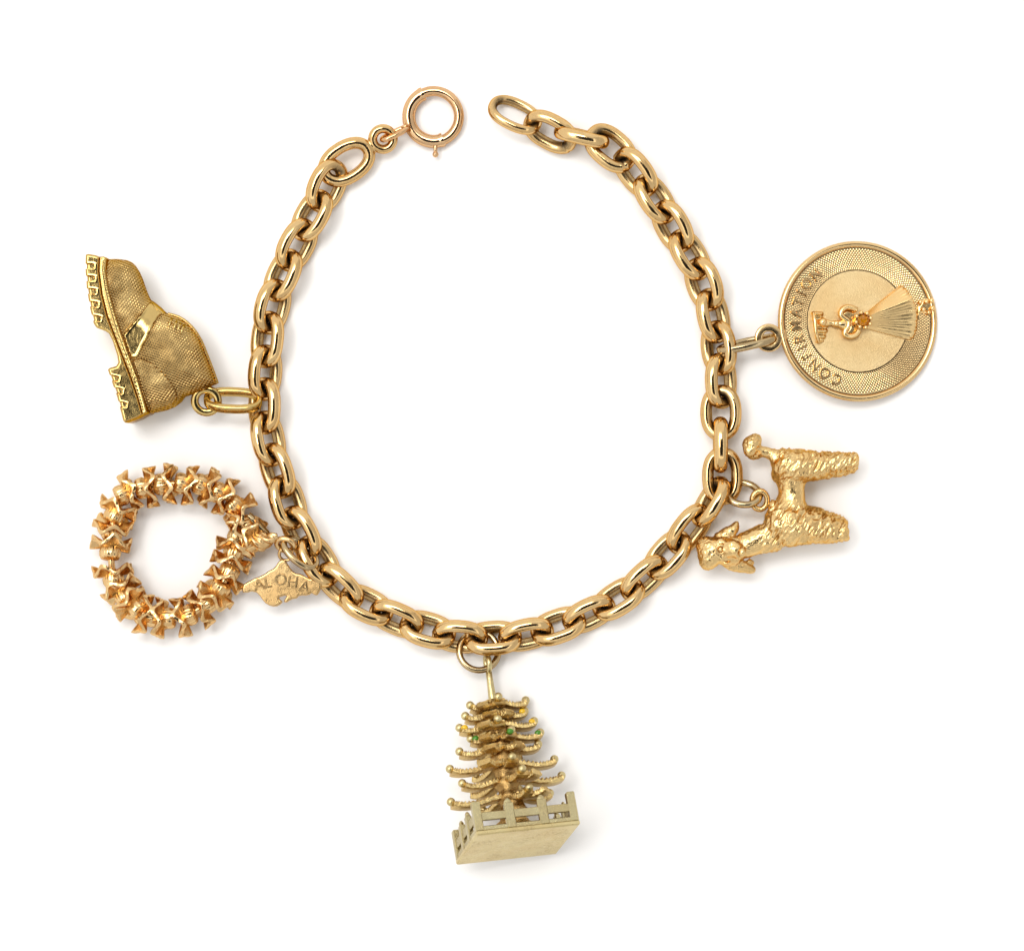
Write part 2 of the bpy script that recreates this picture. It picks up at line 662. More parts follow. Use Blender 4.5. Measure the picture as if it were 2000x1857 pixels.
KL = [(652, 334), (624, 394), (592, 453), (564, 511), (538, 572), (524, 635), (519, 701), (516, 764), (517, 826), (530, 887),
      (552, 950), (573, 1014), (606, 1072), (644, 1128), (693, 1170), (751, 1199), (811, 1222), (875, 1241), (938, 1247),
      (1000, 1244), (1064, 1232), (1126, 1210), (1184, 1184), (1237, 1150), (1284, 1106), (1327, 1058), (1366, 1008)]
# travelling down the left side the outside is on the right-hand side of travel
run(KL, 1, 26)
# B, F, A, L: the stretch by the poodle where the chain is slack
place_link(P(1388, 980, 40), P(1414, 936)[:2] - P(1362, 1028)[:2], math.radians(68))
place_link(P(1411, 930, 31), (0.03, 1), math.radians(6))
place_link(P(1407, 869, 42), (0.02, 1), math.radians(-88))
place_link(P(1408, 806, 33), (0.0, 1), math.radians(14))
KR = [(1408, 776), (1408, 711), (1399, 646), (1385, 581), (1362, 522), (1329, 468), (1295, 412), (1260, 360), (1221, 312)]
run(KR, -1, 8)
place_link(P(1192, 290, 33), P(1222, 316)[:2] - P(1165, 266)[:2], math.radians(14))
place_link(P(1136, 268, 40), (1, -0.22), math.radians(78))
place_link(P(1075, 258, 31), P(1110, 276)[:2] - P(1040, 240)[:2], math.radians(-42))
place_link(P(1006, 225, 28), P(1052, 246)[:2] - P(960, 204)[:2], math.radians(36), me=link_mesh(9, 0, 8.6, 10.2, 46.5, 31))

# connector: oval loop and small ring cast in one
ce = P(677, 317, 30)
cd = nrm(np.append(P(749, 271)[:2] - P(677, 317)[:2], 0))
cs = nrm(np.cross((0, 0, 1), cd) + np.array([0, 0, 0.25]))
big_loop, bn = ring_pts(ce, cd, cs, 48, 30, 64, 0.92)
small = P(748, 272, 31)
con = remeshed(join(sweep(big_loop, (11.8, 12.0), True, 16, bn),
                    ring(small, cd, cs, 20, 20, 9.0, 40, 14),
                    ball(ce + cd * 51, 13, scale=(1, 1, 0.8)), ball(ce + cd * 59, 10, scale=(1, 1, 0.8))), 1.3, 4)
obj('connector', con, M_CHAIN, br)

# spring ring clasp
cc = P(847, 228, 15)
ux, uy = np.array([1.0, 0, 0]), np.array([0, 1.0, 0.03])
cl_b, cn = ring_pts(cc, ux, uy, 48.5, 48.5, 60, 1, math.radians(114), math.radians(293), False)
clasp = obj('spring_ring', sweep(cl_b, [13.6 if (i < 3 or i > 56) else 12.6 for i in range(60)], False, 18, cn), M_CLASP, br, sharp=50)
cl_t, cn = ring_pts(cc, ux, uy, 49.3, 49.3, 40, 1, math.radians(-22), math.radians(116), False)
obj('bolt', sweep(cl_t, 9.6, False, 16, cn), M_CLASP, clasp, sharp=50)
cl_t, cn = ring_pts(cc, ux, uy, 49.3, 49.3, 20, 1, math.radians(-69), math.radians(-22.6), False)
obj('end_tube', sweep(cl_t, 9.9, False, 16, cn), M_CLASP, clasp, sharp=50)
k0 = P(850.5, 287, 18)
obj('thumb_knob', join(sweep([k0 + (0, 4, 0), k0, k0 - (0, 6, 0), k0 - (0, 13, 0)], [3.8, 3.8, 3.8, 3.8], False, 10),
                       ball(k0 - (0, 15, 0), 6.0)), M_CLASP, clasp)
eye_c = P(793, 248, 20)
obj('eyelet', ring(eye_c, (1, 0.3, 0), (0, 0, 1), 8, 9, 3.2, 28, 10), M_CLASP, clasp)
ja, jb = P(750, 272, 36), P(792, 251, 28)
obj('jump_ring', ring((ja + jb) / 2, jb - ja, (0.25, -0.35, 1), 27, 13, 5.2, 40, 12, 0.9), M_CLASP, br)

# ---------------------------------------------------------------- the medal
mc = P(1675, 627.5, 19)
mrot = Matrix.Rotation(math.radians(5.0), 3, 'Y') @ Matrix.Rotation(math.radians(-4.0), 3, 'X')
med = thing('medal_charm', 'round gold disc charm with pleated fan relief, amber stone and CONFIRMATION lettering', 'charm', mc,
            'charms on the bracelet', rot=mrot)


def lathe(prof, m=160, closed=True):
    prof = np.asarray(prof, float)
    n = len(prof)
    V = [(r * math.cos(2 * math.pi * i / m), r * math.sin(2 * math.pi * i / m), z) for i in range(m) for r, z in prof]
    F = []
    for i in range(m):
        j = (i + 1) % m
        for k in range(n if closed else n - 1):
            l = (k + 1) % n
            F.append((i * n + k, j * n + k, j * n + l, i * n + l))
    return np.array(V), F


MR = 156.5
obj('rim', lathe([(MR - 12, -6), (MR - 2, -6), (MR, -4), (MR, 2.5), (MR - 1.2, 4.6), (MR - 4, 6.4), (MR - 7.5, 6.4), (MR - 10.5, 3.2), (MR - 12, 1.6)], 192), M_MED, med, sharp=60)
nr_, na_ = 64, 1440             # engine-turned rosette: crossing spiral cuts
rr_ = np.linspace(100.2, MR - 11.8, nr_)
th_ = np.arange(na_) * 2 * math.pi / na_
RR, TH = np.meshgrid(rr_, th_, indexing='ij')
lat = np.maximum(np.cos(150 * TH + RR * 0.85 + 0.4 * np.sin(5 * TH)), np.cos(150 * TH - RR * 0.85))
ZZ = 2.2 - 0.26 * lat * np.clip(np.minimum(RR - 101, MR - 13 - RR) / 2, 0, 1)
V = np.stack([RR * np.cos(TH), RR * np.sin(TH), ZZ], -1).reshape(-1, 3)
F = []
for i in range(nr_ - 1):
    for j in range(na_):
        k = (j + 1) % na_
        F.append((i * na_ + j, (i + 1) * na_ + j, (i + 1) * na_ + k, i * na_ + k))
back_ = lathe([(MR - 11.8, 0.5), (MR - 11.8, -5), (100.2, -5), (100.2, 0.5)], 96, False)
obj('turned_border', join((V, F), (back_[0], [f[::-1] for f in back_[1]])), M_MEDT, med, sharp=60)
V, F = lathe([(0.01, -4.5), (99.9, -4.5), (99.9, 0.3), (98.8, 1.6), (60, 1.6), (0.01, 1.8)], 160, False)
obj('centre_disc', (V, F), M_MEDC, med, sharp=40)
WORD = 'CONFIRMATION'
wid = {'I': 0.55, 'M': 1.15, 'C': 1.0, 'O': 1.1, 'N': 1.0}
ws = np.array([wid.get(c, 0.92) for c in WORD])
pos = np.cumsum(ws) - ws / 2
pos = (pos - pos[0]) / (pos[-1] - pos[0])
for ch, t in zip(WORD, pos):
    an = math.radians(249 - 117 * t)
    V, F = letter(ch, 30, 2.4)
    V[:, 0] *= 0.86
    V[:, 2] += 3.6
    rt = Matrix.Rotation(an - math.pi / 2, 3, 'Z')
    V = np.array([rt @ Vector(v) for v in V]) + np.array([122.5 * math.cos(an), 122.5 * math.sin(an), 0])
    obj('letter', (V, F), M_MEDL, med, sharp=40)


def mp(zx, zy, z=0):            # enlarged-crop point on the medal's face
    p = P(1560 + zx / 7.107, 520 + zy / 7.107, 20) - mc
    return np.array([p[0], p[1], z])


# tab and hole for the jump ring
tp = P(1499, 661, 19) - mc
tl = ring(tp - (0, 0, 0), (1, 0, 0), (0, 1, 0), 19.8, 19.8, (7.6, 4.6), 48, 16, square=0.6)
obj('loop', join(tl, box(tp + np.array([26, 5.5, -0.5]), (9, 10, 4.2), [(1, .2, 0), (-.2, 1, 0), (0, 0, 1)], 1.5)), M_MED, med, sharp=45)
# pleated fan
nt_, ns_ = 150, 22
ups, lws = mp(935, 648), mp(905, 862)
arc = catmull([mp(1550, 1028), mp(1618, 960), mp(1650, 800), mp(1642, 610), mp(1570, 420), mp(1500, 310), mp(1425, 255)], 30)
arc = respace(arc, n=nt_)
V, F = [], []
for i in range(nt_ + 1):
    t = i / nt_
    a, b = lws + (ups - lws) * t, arc[i]
    pl = math.sin(t * 2 * math.pi * 17 + 0.9 * math.sin(t * 23)) * (0.75 + 0.35 * math.sin(t * 41))
    b = b + nrm(b - a) * (1.3 * pl)
    for j in range(ns_ + 1):
        s = j / ns_
        p = a + (b - a) * s
        hgt = 5 + (24 * (t / 0.70) ** 0.9 if t < 0.70 else 24 * ((1 - t) / 0.30) ** 0.9) * (0.5 + 0.5 * s)
        edge = min(1, (1 - s) / 0.06) ** 0.5
        hgt = 2 + (hgt - 2) * (0.25 + 0.75 * edge) + pl * (0.10 + 0.65 * s ** 4) * edge
        V.append((p[0], p[1], hgt))
    V.append((b[0], b[1], -1))
w_ = ns_ + 2
for i in range(nt_):
    for j in range(w_ - 1):
        F.append((i * w_ + j, i * w_ + j + 1, (i + 1) * w_ + j + 1, (i + 1) * w_ + j))
nV = len(V)
for i in (0, nt_):                # side walls
    for j in range(w_):
        V.append((V[i * w_ + j][0], V[i * w_ + j][1], -1))
for j in range(w_ - 1):
    F.append((j, nV + j, nV + j + 1, j + 1))
    F.append((nt_ * w_ + j, nt_ * w_ + j + 1, nV + w_ + j + 1, nV + w_ + j))
fan = obj('pleated_fan', (np.array(V), F), M_FAN, med, sharp=60)
# foot, stem, scroll
foot = zpoly([(160, 640), (215, 625), (330, 632), (345, 740), (395, 790), (400, 860), (385, 930), (340, 1050), (270, 1085), (225, 1070)], 1560, 520, 7.107, 20) - mc[:2]
V, F = relief(foot, lambda Q, d: 2 + 5 * np.clip(d / 6, 0, 1) ** 0.6 + 3 * np.sin(Q[:, 1] * 0.55), lambda Q, d: np.full(len(Q), -1.0), 1.8)
ft = obj('foot', (V, F), M_FIG, med, sharp=70)
obj('foot_bar', sweep([mp(180, 640, 9), mp(200, 760, 11), mp(215, 920, 11), mp(250, 1070, 9)], [2.6, 3.6, 3.6, 2.8], False, 10), M_FIG, ft)
obj('stem', join(sweep([mp(300, 800, 9), mp(370, 800, 9), mp(430, 800, 9), mp(480, 810, 10), mp(540, 810, 10), mp(600, 820, 9), mp(660, 850, 8)],
                       [8, 7, 4.2, 6.5, 7.0, 11, 8], False, 14), ball(mp(310, 790, 11), 8.5), ball(mp(500, 810, 12), 6.5)), M_FIG, med)
sc_ = catmull([mp(790, 620, 9), mp(720, 588, 11), mp(645, 582, 12), mp(575, 630, 12), mp(565, 690, 12), mp(610, 735, 12), mp(665, 780, 12), mp(660, 850, 12),
               mp(620, 910, 12), mp(625, 965, 12), mp(690, 985, 11), mp(770, 965, 10), mp(820, 900, 9)], 6)
obj('scroll', sweep(sc_, [(5.6, 7.0)] * len(sc_), False, 12, (0, 0, 1)), M_FIG, med)
cup = zpoly([(800, 640), (660, 600), (590, 650), (600, 700), (690, 770), (690, 850), (640, 920), (650, 960), (740, 965), (820, 900)], 1560, 520, 7.107, 20) - mc[:2]
obj('cup', relief(cup, lambda Q, d: 3 + 1.5 * np.clip(d / 4, 0, 1), lambda Q, d: np.full(len(Q), -1.0), 2), M_FIG, med, sharp=60)
sp = mp(868, 765, 14)
st = lathe([(0.01, -2), (7, -1), (10.4, 4), (10.4, 5.0), (6.5, 8.0), (0.01, 8.2)], 10, False)
obj('stone', (st[0] + sp, st[1]), M_AMBER, med, smooth=False)
se = lathe([(10.2, -14), (13.4, -14), (15.4, 3.5), (15.2, 5), (13.4, 5), (12.7, 3.5)], 40)
setting = obj('stone_setting', (se[0] + sp, se[1]), M_FIG, med, sharp=50)
for k in range(8):
    a = 2 * math.pi * (k + 0.35) / 8
    obj('prong', ball(sp + (15.0 * math.cos(a), 15.0 * math.sin(a), 6.5), 4.0, 10, 6), M_FIG, setting)
for zx, zy, r in ((690, 503, 4.2), (735, 605, 4.8), (850, 478, 5.0), (862, 588, 5.0), (808, 645, 4.2), (775, 495, 4.0)):
    obj('bead', ball(mp(zx + 1000, zy, 10), r, 12, 8), M_FIG, med)
obj('bead_mount', relief(zpoly([(1660, 560), (1720, 470), (1800, 440), (1880, 470), (1890, 620), (1830, 660), (1720, 640), (1680, 740), (1655, 700)], 1560, 520, 7.107, 20) - mc[:2],
                         lambda Q, d: 3 + 2 * np.clip(d / 4, 0, 1), lambda Q, d: np.full(len(Q), -1.0), 2), M_FIG, med, sharp=60)
# its jump ring, standing on edge, through the chain
ra, rb = P(1410, 683, 40) - mc, P(1508, 661, 30) - mc
iv = np.array(mrot.inverted())
Vr, Fr = ring((ra + rb) / 2, rb - ra, (0.05, -0.24, 1), 55, 23, (6.2, 7.6), 60, 14, 0.92, 0.15)
obj('jump_ring', ((iv @ Vr.T).T, Fr), M_RING, med)

# ---------------------------------------------------------------- the boot
BZ = 56.0
bt = thing('boot_charm', 'greenish gold ankle boot charm with lugged sole, crosshatched upper and smooth strap', 'charm', P(300, 660, 0), 'charms on the bracelet')
bz = lambda pts: zpoly(pts, 140, 460, 4.619, BZ + 30)
sole_in = [(268, 200), (262, 330), (290, 540), (340, 740), (400, 900), (470, 1080), (540, 1260), (610, 1460), (655, 1618)]
welt_in = [(328, 208), (322, 330), (350, 500), (402, 690), (464, 890), (538, 1095), (604, 1270), (655, 1440), (696, 1600)]
sole = bz([(140, 182), (160, 174), (225, 184)] + sole_in + [(600, 1650), (495, 1690), (478, 1672), (425, 1460), (365, 1290), (340, 1215), (352, 1200), (415, 1182),
          (434, 1150), (425, 1090), (385, 960), (352, 890), (320, 868), (240, 838), (213, 800), (180, 660), (150, 480), (138, 300)])
notch = [((172, 285), 0.05), ((178, 396), 0.08), ((190, 510), 0.1), ((208, 627), 0.14), ((232, 752), 0.18), ((395, 1292), 0.2), ((428, 1402), 0.2), ((462, 1527), 0.2)]
nc = [(bz([c])[0], a) for c, a in notch]


def sole_top(Q, d):
    z = np.full(len(Q), BZ + 53.0) - 5.5 * (1 - np.clip(d / 4.5, 0, 1)) ** 2
    cut = np.zeros(len(Q))
    rim = np.zeros(len(Q))
    for c, a in nc:
        e = Q - c
        x, y = e[:, 0] * math.cos(a) - e[:, 1] * math.sin(a), e[:, 0] * math.sin(a) + e[:, 1] * math.cos(a)
        # slot open to the tread side, rounded inside
        s = np.where(x > 0, (np.abs(x / 9.5) ** 4 + np.abs(y / 4.7) ** 4) ** 0.25, np.abs(y) / 4.7)
        cut = np.maximum(cut, np.clip((1.12 - s) / 0.16, 0, 1))
        rim = np.maximum(rim, np.exp(-((s - 1.4) / 0.25) ** 2) * (x < 14))
    return z - 16 * cut + 0.4 * rim * (1 - cut)


obj('sole', relief(sole, sole_top, lambda Q, d: 2 * BZ - sole_top(Q, d), 1.25), M_BOOT, bt, sharp=65)
welt = bz([(268, 200), (300, 198)] + welt_in + [(675, 1612)] + sole_in[::-1][0:-1])


def welt_top(Q, d):
    return BZ + 50 + 6.5 * np.sqrt(np.clip(1 - (1 - np.clip(d / 5.5, 0, 1)) ** 2, 0, 1)) - 2.2 * np.exp(-((d - 4.6) / 1.2) ** 2)


obj('welt', relief(welt, welt_top, lambda Q, d: 2 * BZ - welt_top(Q, d), 1.8), M_BOOT, bt, sharp=75)
upper_o = [(440, 207), (480, 212), (525, 232), (560, 265), (595, 320), (620, 375), (645, 445), (670, 515), (695, 572), (730, 592), (790, 640), (832, 685), (870, 704),
           (960, 732), (1020, 772), (1065, 815), (1110, 870), (1145, 930), (1175, 995), (1200, 1062), (1228, 1130), (1255, 1200), (1280, 1265), (1302, 1335),
           (1250, 1352), (1190, 1382), (1130, 1408), (1075, 1430), (1010, 1452), (975, 1500), (915, 1545), (840, 1575), (760, 1592), (696, 1602)]
upper = bz([(328, 210), (380, 205)] + upper_o + welt_in[::-1])
# height follows the free edge (toe, instep, shaft), not the sole side
free = np.array([p for p in bz([(300, 190)] + upper_o)])


def line_dist(Q, line):
    D = np.full(len(Q), 1e9)
    for a, b in zip(line[:-1], line[1:]):
        ab = b - a
        t = np.clip(((Q - a) @ ab) / (ab @ ab), 0, 1)
        D = np.minimum(D, np.linalg.norm(Q - (a + t[:, None] * ab), axis=1))
    return D


def upper_h(Q):
    d = line_dist(Q, free)
    k = np.clip(d / 62.0, 0, 1)
    return 47.5 * np.sqrt(np.clip(1 - (1 - k) ** 2.1, 0, 1))


def up_top(Q, d):
    return BZ + upper_h(Q)


obj('upper', relief(upper, up_top, lambda Q, d: 2 * BZ - up_top(Q, d) - 0.01, 3.0), M_BOOTH, bt, sharp=80)


def patch(name, pts, lift, mat, ridge=0.0, step=2.2, wave=None):
    q = bz(pts)

    def top(Q, d):
        z = BZ + upper_h(Q) + lift * np.clip(d / 2.2, 0, 1) ** 0.6
        if ridge:
            z = z + ridge * np.exp(-((d - 3.0) / 1.6) ** 2)
        return z
    return obj(name, relief(q, top, lambda Q, d: BZ + upper_h(Q) - 6, step), mat, bt, sharp=60)


patch('strap', [(478, 905), (560, 800), (640, 700), (690, 612), (718, 600), (775, 655), (822, 700), (785, 735), (740, 830), (690, 940), (640, 1040), (618, 1085), (600, 1108), (548, 1108), (515, 1020)],
      2.6, M_BOOT, 1.3)
patch('heel_counter', [(556, 1132), (590, 1122), (630, 1108), (690, 1130), (745, 1165), (800, 1210), (855, 1265), (905, 1330), (948, 1400), (952, 1460), (930, 1510), (840, 1555), (710, 1585), (662, 1430), (612, 1270)],
      2.4, M_BOOTH, 0.8)
patch('tongue_tab', [(702, 590), (725, 588), (790, 640), (835, 688), (815, 715), (775, 690), (735, 650)], 4.5, M_BOOT)
for k, (zx, zy) in enumerate([(885, 790), (930, 815), (965, 830), (995, 850)]):     # lace stitches
    a, b = bz([(zx + 14, zy - 42)])[0], bz([(zx - 6, zy + 38)])[0]
    m_ = np.array([a, (a + b) / 2, b])
    z = BZ + upper_h(m_)
    obj('lace_stitch', sweep(np.c_[m_, z + np.array([-0.6, 1.3, -0.8])], [2.0, 3.6, 1.6], False, 10), M_BOOT, bt)
pull = catmull(np.c_[bz([(850, 700), (960, 735), (1062, 815), (1142, 930), (1200, 1065), (1252, 1200), (1298, 1330)]), np.full(7, BZ)], 8)
obj('front_seam', sweep(pull, (3.2, 7), False, 10, (0, 0, 1)), M_BOOT, bt)
lc = P(140 + 1215 / 4.619, 460 + 1492 / 4.619, BZ - 6)
obj('loop', ring(lc, (1, 0, 0), (0, 1, 0.18), 22.5, 22.5, (7.6, 6), 44, 14, 1, 0.25), M_BOOT, bt)
obj('loop_neck', sweep([lc + (-2, 22, 6), lc + (-6, 30, 8), lc + (-10, 40, 10)], [9, 10, 13], False, 12), M_BOOT, bt)
ba, bb = P(410, 782, 47), P(500, 782, 47)
obj('jump_ring', ring((ba + bb) / 2, (1, -0.04, 0), (0.12, 0.74, -0.67), 51, 23, (5.6, 9.4), 60, 12, 0.8, 0.5), M_BOOT, bt, sharp=40)

# ---------------------------------------------------------------- the lei
LZ = 40.0
lei = thing('lei_charm', 'rose gold flower lei charm, a ring of ruffled blossom beads', 'charm', P(334, 1074, 0), 'charms on the bracelet')


def blossom_mesh(seed):
    r = random.Random(seed)
    m, nr = 80, 12
    n = 5
    V, F = [], []
    ph = [r.uniform(-0.12, 0.12) for _ in range(n)]
    am = [r.uniform(0.85, 1.15) for _ in range(n)]
    for side in (0, 1):
        for j in range(nr + 1):
            s = j / nr
            for i in range(m):
                t = 2 * math.pi * i / m
                k = int((t / (2 * math.pi)) * n) % n
                w = math.cos(n * t + ph[k])
                tri = 2 / math.pi * math.asin(max(-1, min(1, w)))     # pointed waves
                wv = 0.8 * w + 0.2 * tri
                R0 = 41.0 * (0.93 + 0.07 * abs(wv) ** 0.8) * (1 + 0.05 * (am[k] - 1))
                rr = 9 + (R0 - 9) * (s if j < nr - 1 else (0.965 if j == nr - 1 else 1.0))
                ax = 5.0 * s ** 1.3 + 9.0 * am[k] * wv * s ** 0.9 - 2
                th = (9.0 - 0.5 * s) * (1 if j < nr else 0.7)
                V.append((ax + (th / 2 if side == 0 else -th / 2), rr * math.cos(t), rr * math.sin(t)))
    nn = (nr + 1) * m
    for j in range(nr):
        for i in range(m):
            k = (i + 1) % m
            q = (j * m + i, j * m + k, (j + 1) * m + k, (j + 1) * m + i)
            F.append(q[::-1])
            F.append(tuple(x + nn for x in q))
    for i in range(m):
        k = (i + 1) % m
        F.append((nr * m + i, nr * m + k, nn + nr * m + k, nn + nr * m + i)[::-1])
        F.append((i, k, nn + k, nn + i))
    me = mesh('blossom', np.array(V), F)
    me.materials.append(M_LEI)
    me.set_sharp_from_angle(angle=math.radians(50))
    # ribbed tube behind it
    V, F = [], []
    prof = [(-29, 12), (-28, 17), (-22, 20), (-14, 20.5), (-5, 18), (3, 15)]
    for x, rr in prof:
        for i in range(60):
            t = 2 * math.pi * i / 60
            q = rr * (1 + 0.035 * math.cos(15 * t) + 0.03 * r.uniform(-1, 1))
            V.append((x, q * math.cos(t), q * math.sin(t)))
    for j in range(len(prof) - 1):
        for i in range(60):
            k = (i + 1) % 60
            F.append((j * 60 + i, (j + 1) * 60 + i, (j + 1) * 60 + k, j * 60 + k))
    F.append(tuple(range(60)))
    F.append(tuple(range(5 * 60, 6 * 60))[::-1])
    F = [f[::-1] for f in F]
    tu = mesh('tube', np.array(V), F)
    tu.materials.append(M_LEI)
    return me, tu


BL = [blossom_mesh(s) for s in (11, 12, 13, 14)]
# centres read round the ring, and the way each flower opens (+1 clockwise as seen)
bc = [(1165, 450), (1060, 350), (945, 290), (815, 275), (675, 265), (545, 290), (400, 320), (320, 440), (285, 555), (272, 690), (285, 875), (345, 1005),
      (415, 1100), (505, 1170), (620, 1195), (765, 1190), (890, 1130), (1000, 1030), (1065, 925), (1108, 800), (1140, 690), (1150, 570), (1265, 640)]
nb_ = len(bc)
bp_ = [P(140 + x / 3.5536, 870 + y / 3.5536, LZ) for x, y in bc]
for i, p in enumerate(bp_):
    a, b = bp_[max(i - 1, 0)], bp_[min(i + 1, nb_ - 1)]
    if 0 < i < nb_ - 1:
        tdir = nrm(b - a)
    else:
        tdir = nrm(b - a)
    if i < 6 or i >= 12:
        dirn = tdir if i < 0 else -tdir
    else:
        dirn = -tdir
    me, tu = BL[i % 4]
    x = nrm(dirn + np.array([rnd.uniform(-.15, .15), rnd.uniform(-.15, .15), rnd.uniform(-.32, .32)]))
    y = nrm(np.cross((0, 0, 1), x))
    z = np.cross(x, y)
    R = Matrix([list(x), list(y), list(z)]).transposed().to_4x4() @ Matrix.Rotation(rnd.uniform(0, 6.28), 4, 'X')
    o = bpy.data.objects.new('blossom', me)
    COL.objects.link(o)
    o.parent = lei
    o.matrix_local = Matrix.Translation(Vector(p - ORG[lei.name] + np.array([0, 0, rnd.uniform(-1.5, 1.5)])) * S) @ R
    t_ = bpy.data.objects.new('tube', tu)
    COL.objects.link(t_)
    t_.parent = o
loop_ = catmull(np.array(bp_[:-1]), 6, True)
obj('cord', sweep(loop_, 6.5, True, 10), M_LEI, lei)


def z3(zx, zy, z):
    return P(470 + zx / 8.652, 1000 + zy / 8.652, z)


# twisted bail
tw = catmull([z3(40, 480, 46), z3(160, 520, 50), z3(290, 520, 52), z3(420, 490, 53), z3(540, 440, 54), z3(620, 430, 52)], 10)
Vt, Ft = sweep(tw, [18 - 10 * (i / (len(tw) - 1)) for i in range(len(tw))], False, 40)
q = Vt.reshape(len(tw), 40, 3)
for i in range(len(tw)):
    c = tw[i]
    for k in range(40):
        a = 2 * math.pi * k / 40
        q[i, k] = c + (q[i, k] - c) * (1 + 0.24 * math.cos(3 * a + i * 0.42))
obj('bail', (q.reshape(-1, 3), Ft), M_LEI, lei)
obj('small_ring', ring(z3(755, 550, 52), (1, -0.25, 0.1), (0.25, 0.8, 0.5), 17, 13, 5.6, 40, 12), M_LEI, lei)
obj('jump_ring', ring(z3(1000, 690, 48), (0.72, -0.65, 0.05), (0.45, 0.5, -0.75), 38, 23, 6.8, 52, 14, 0.9), M_RING, lei)
obj('stem_link', sweep(catmull([z3(120, 60, 42), z3(230, 160, 42), z3(330, 270, 40), z3(440, 380, 38)], 6), 8.5, False, 12), M_RING, lei)

# ---------------------------------------------------------------- the ALOHA tag
TZ = 14.0
al = thing('name_tag_charm', 'small flat gold tag with ragged edge lettered ALOHA beside the flower lei', 'tag', z3(700, 1200, 0))
tagp = [(690, 805), (735, 790), (785, 808), (820, 870), (865, 935), (910, 990), (955, 1020), (1040, 1032), (1110, 1070), (1190, 1112), (1290, 1092), (1355, 1068), (1385, 1020),
        (1412, 1012), (1415, 1070), (1402, 1130), (1368, 1165), (1392, 1215), (1385, 1270), (1350, 1350), (1315, 1390), (1270, 1380), (1225, 1350), (1190, 1380),
        (1130, 1392), (1060, 1392), (1010, 1400), (975, 1440), (900, 1455), (850, 1480), (800, 1512), (757, 1500), (765, 1470), (810, 1400), (770, 1395), (680, 1425), (675, 1445),
        (735, 1500), (720, 1525), (690, 1550), (640, 1575), (580, 1580), (510, 1560), (450, 1525), (400, 1470), (360, 1410), (300, 1345), (220, 1325),
        (150, 1345), (70, 1345), (50, 1290), (70, 1210), (150, 1165), (260, 1105), (350, 1075), (430, 1035), (500, 985), (580, 945), (620, 905), (650, 855)]
tq = zpoly(tagp, 470, 1000, 8.652, TZ)
tilt = lambda Q: (Q[:, 0] - tq[:, 0].mean()) * 0.045
t_top = lambda Q, d: TZ + 4.5 - 1.6 * (1 - np.clip(d / 1.8, 0, 1)) + tilt(Q) + 34
t_bot = lambda Q, d: TZ - 1.5 + tilt(Q) + 34
obj('plate', relief(tq, t_top, t_bot, 1.8), M_PLATE, al, sharp=50)
for ch, zx, zy, an in (('A', 335, 1205, 14), ('L', 490, 1165, 8), ('O', 705, 1125, 2), ('H', 905, 1160, -6), ('A', 1105, 1235, -16)):
    V, F = letter(ch, 31, 1.9)
    rt = Matrix.Rotation(math.radians(an), 3, 'Z')
    V = np.array([rt @ Vector(v) for v in V])
    p = P(470 + zx / 8.652, 1000 + zy / 8.652, TZ)
    V = V + np.array([p[0], p[1], TZ + 5.2 + tilt(np.array([p[:2]]))[0] + 34])
    obj('letter', (V, F), M_PLATE, al, sharp=40)
obj('loop', ring(z3(760, 715, 50), (1, 0, 0), (0, 1, 0.3), 12.5, 12, 3.2, 36, 10), M_PLATE, al)

# ---------------------------------------------------------------- the tree on its fenced base
u3 = nrm((0.9637, 0.0688, -0.2578))
v3 = np.array((-0.2092, -0.4048, -0.8902))
v3 = nrm(v3 - u3 * u3.dot(v3))
a3 = nrm(np.cross(u3, v3))             # up the trunk
w3 = v3                                # away from the camera, down to the table
HB = 100.5                             # half the side of the base
bcz = 142.0
base_c = P(1011, 1649.5, bcz)
tr = thing('tree_charm', 'gold Christmas tree charm with ball tipped branches on square fenced base', 'charm', base_c, 'charms on the bracelet',
           rot=[[u3[i], w3[i], a3[i]] for i in range(3)])
obj('base_plate', box((0, 0, 5), (HB, HB, 5), None, 2.5), M_TREEB, tr, smooth=False)
for sx, sy, along in ((0, 1, 0), (0, -1, 0), (1, 0, 1), (-1, 0, 1)):
    def at(t, z, inn=6.0):
        e = HB - inn
        return np.array([t, sy * e, z]) if along == 0 else np.array([sx * e, t, z])
    ts = (-0.30, 0.34) if along == 0 else (-0.28, 0.3)
    for t in ts:
        c = at(t * HB, 33)
        pk = join(box(c, (9 if along == 0 else 5.5, 5.5 if along == 0 else 9, 25), None, 1.8), sweep([c + (0, 0, 24), c + (0, 0, 29), c + (0, 0, 33)], [(8, 5), (6.5, 4.5), (3, 2)] if along == 0 else [(5, 8), (4.5, 6.5), (2, 3)], False, 10, (0, 1, 0)))
        obj('post', pk, M_POST, tr, smooth=False)
    for t0, t1 in ((-HB + 11, ts[0] * HB - 6), (ts[0] * HB + 6, ts[1] * HB - 6), (ts[1] * HB + 6, HB - 11)):
        c = at((t0 + t1) / 2, 36)
        hx = (t1 - t0) / 2 + 2
        obj('rail', box(c, (hx, 3.8, 7.8) if along == 0 else (3.8, hx, 7.8), None, 1.2), M_POST, tr, smooth=False)
        c = at((t0 + t1) / 2, 13)
        obj('kerb', box(c, (hx, 4.4, 4.5) if along == 0 else (4.4, hx, 4.5), None, 1.2), M_POST, tr, smooth=False)
for sx in (-1, 1):
    for sy in (-1, 1):
        obj('post', box((sx * (HB - 8.3), sy * (HB - 8.3), 37), (8.0, 8.0, 29), None, 1.8), M_POST, tr, smooth=False)
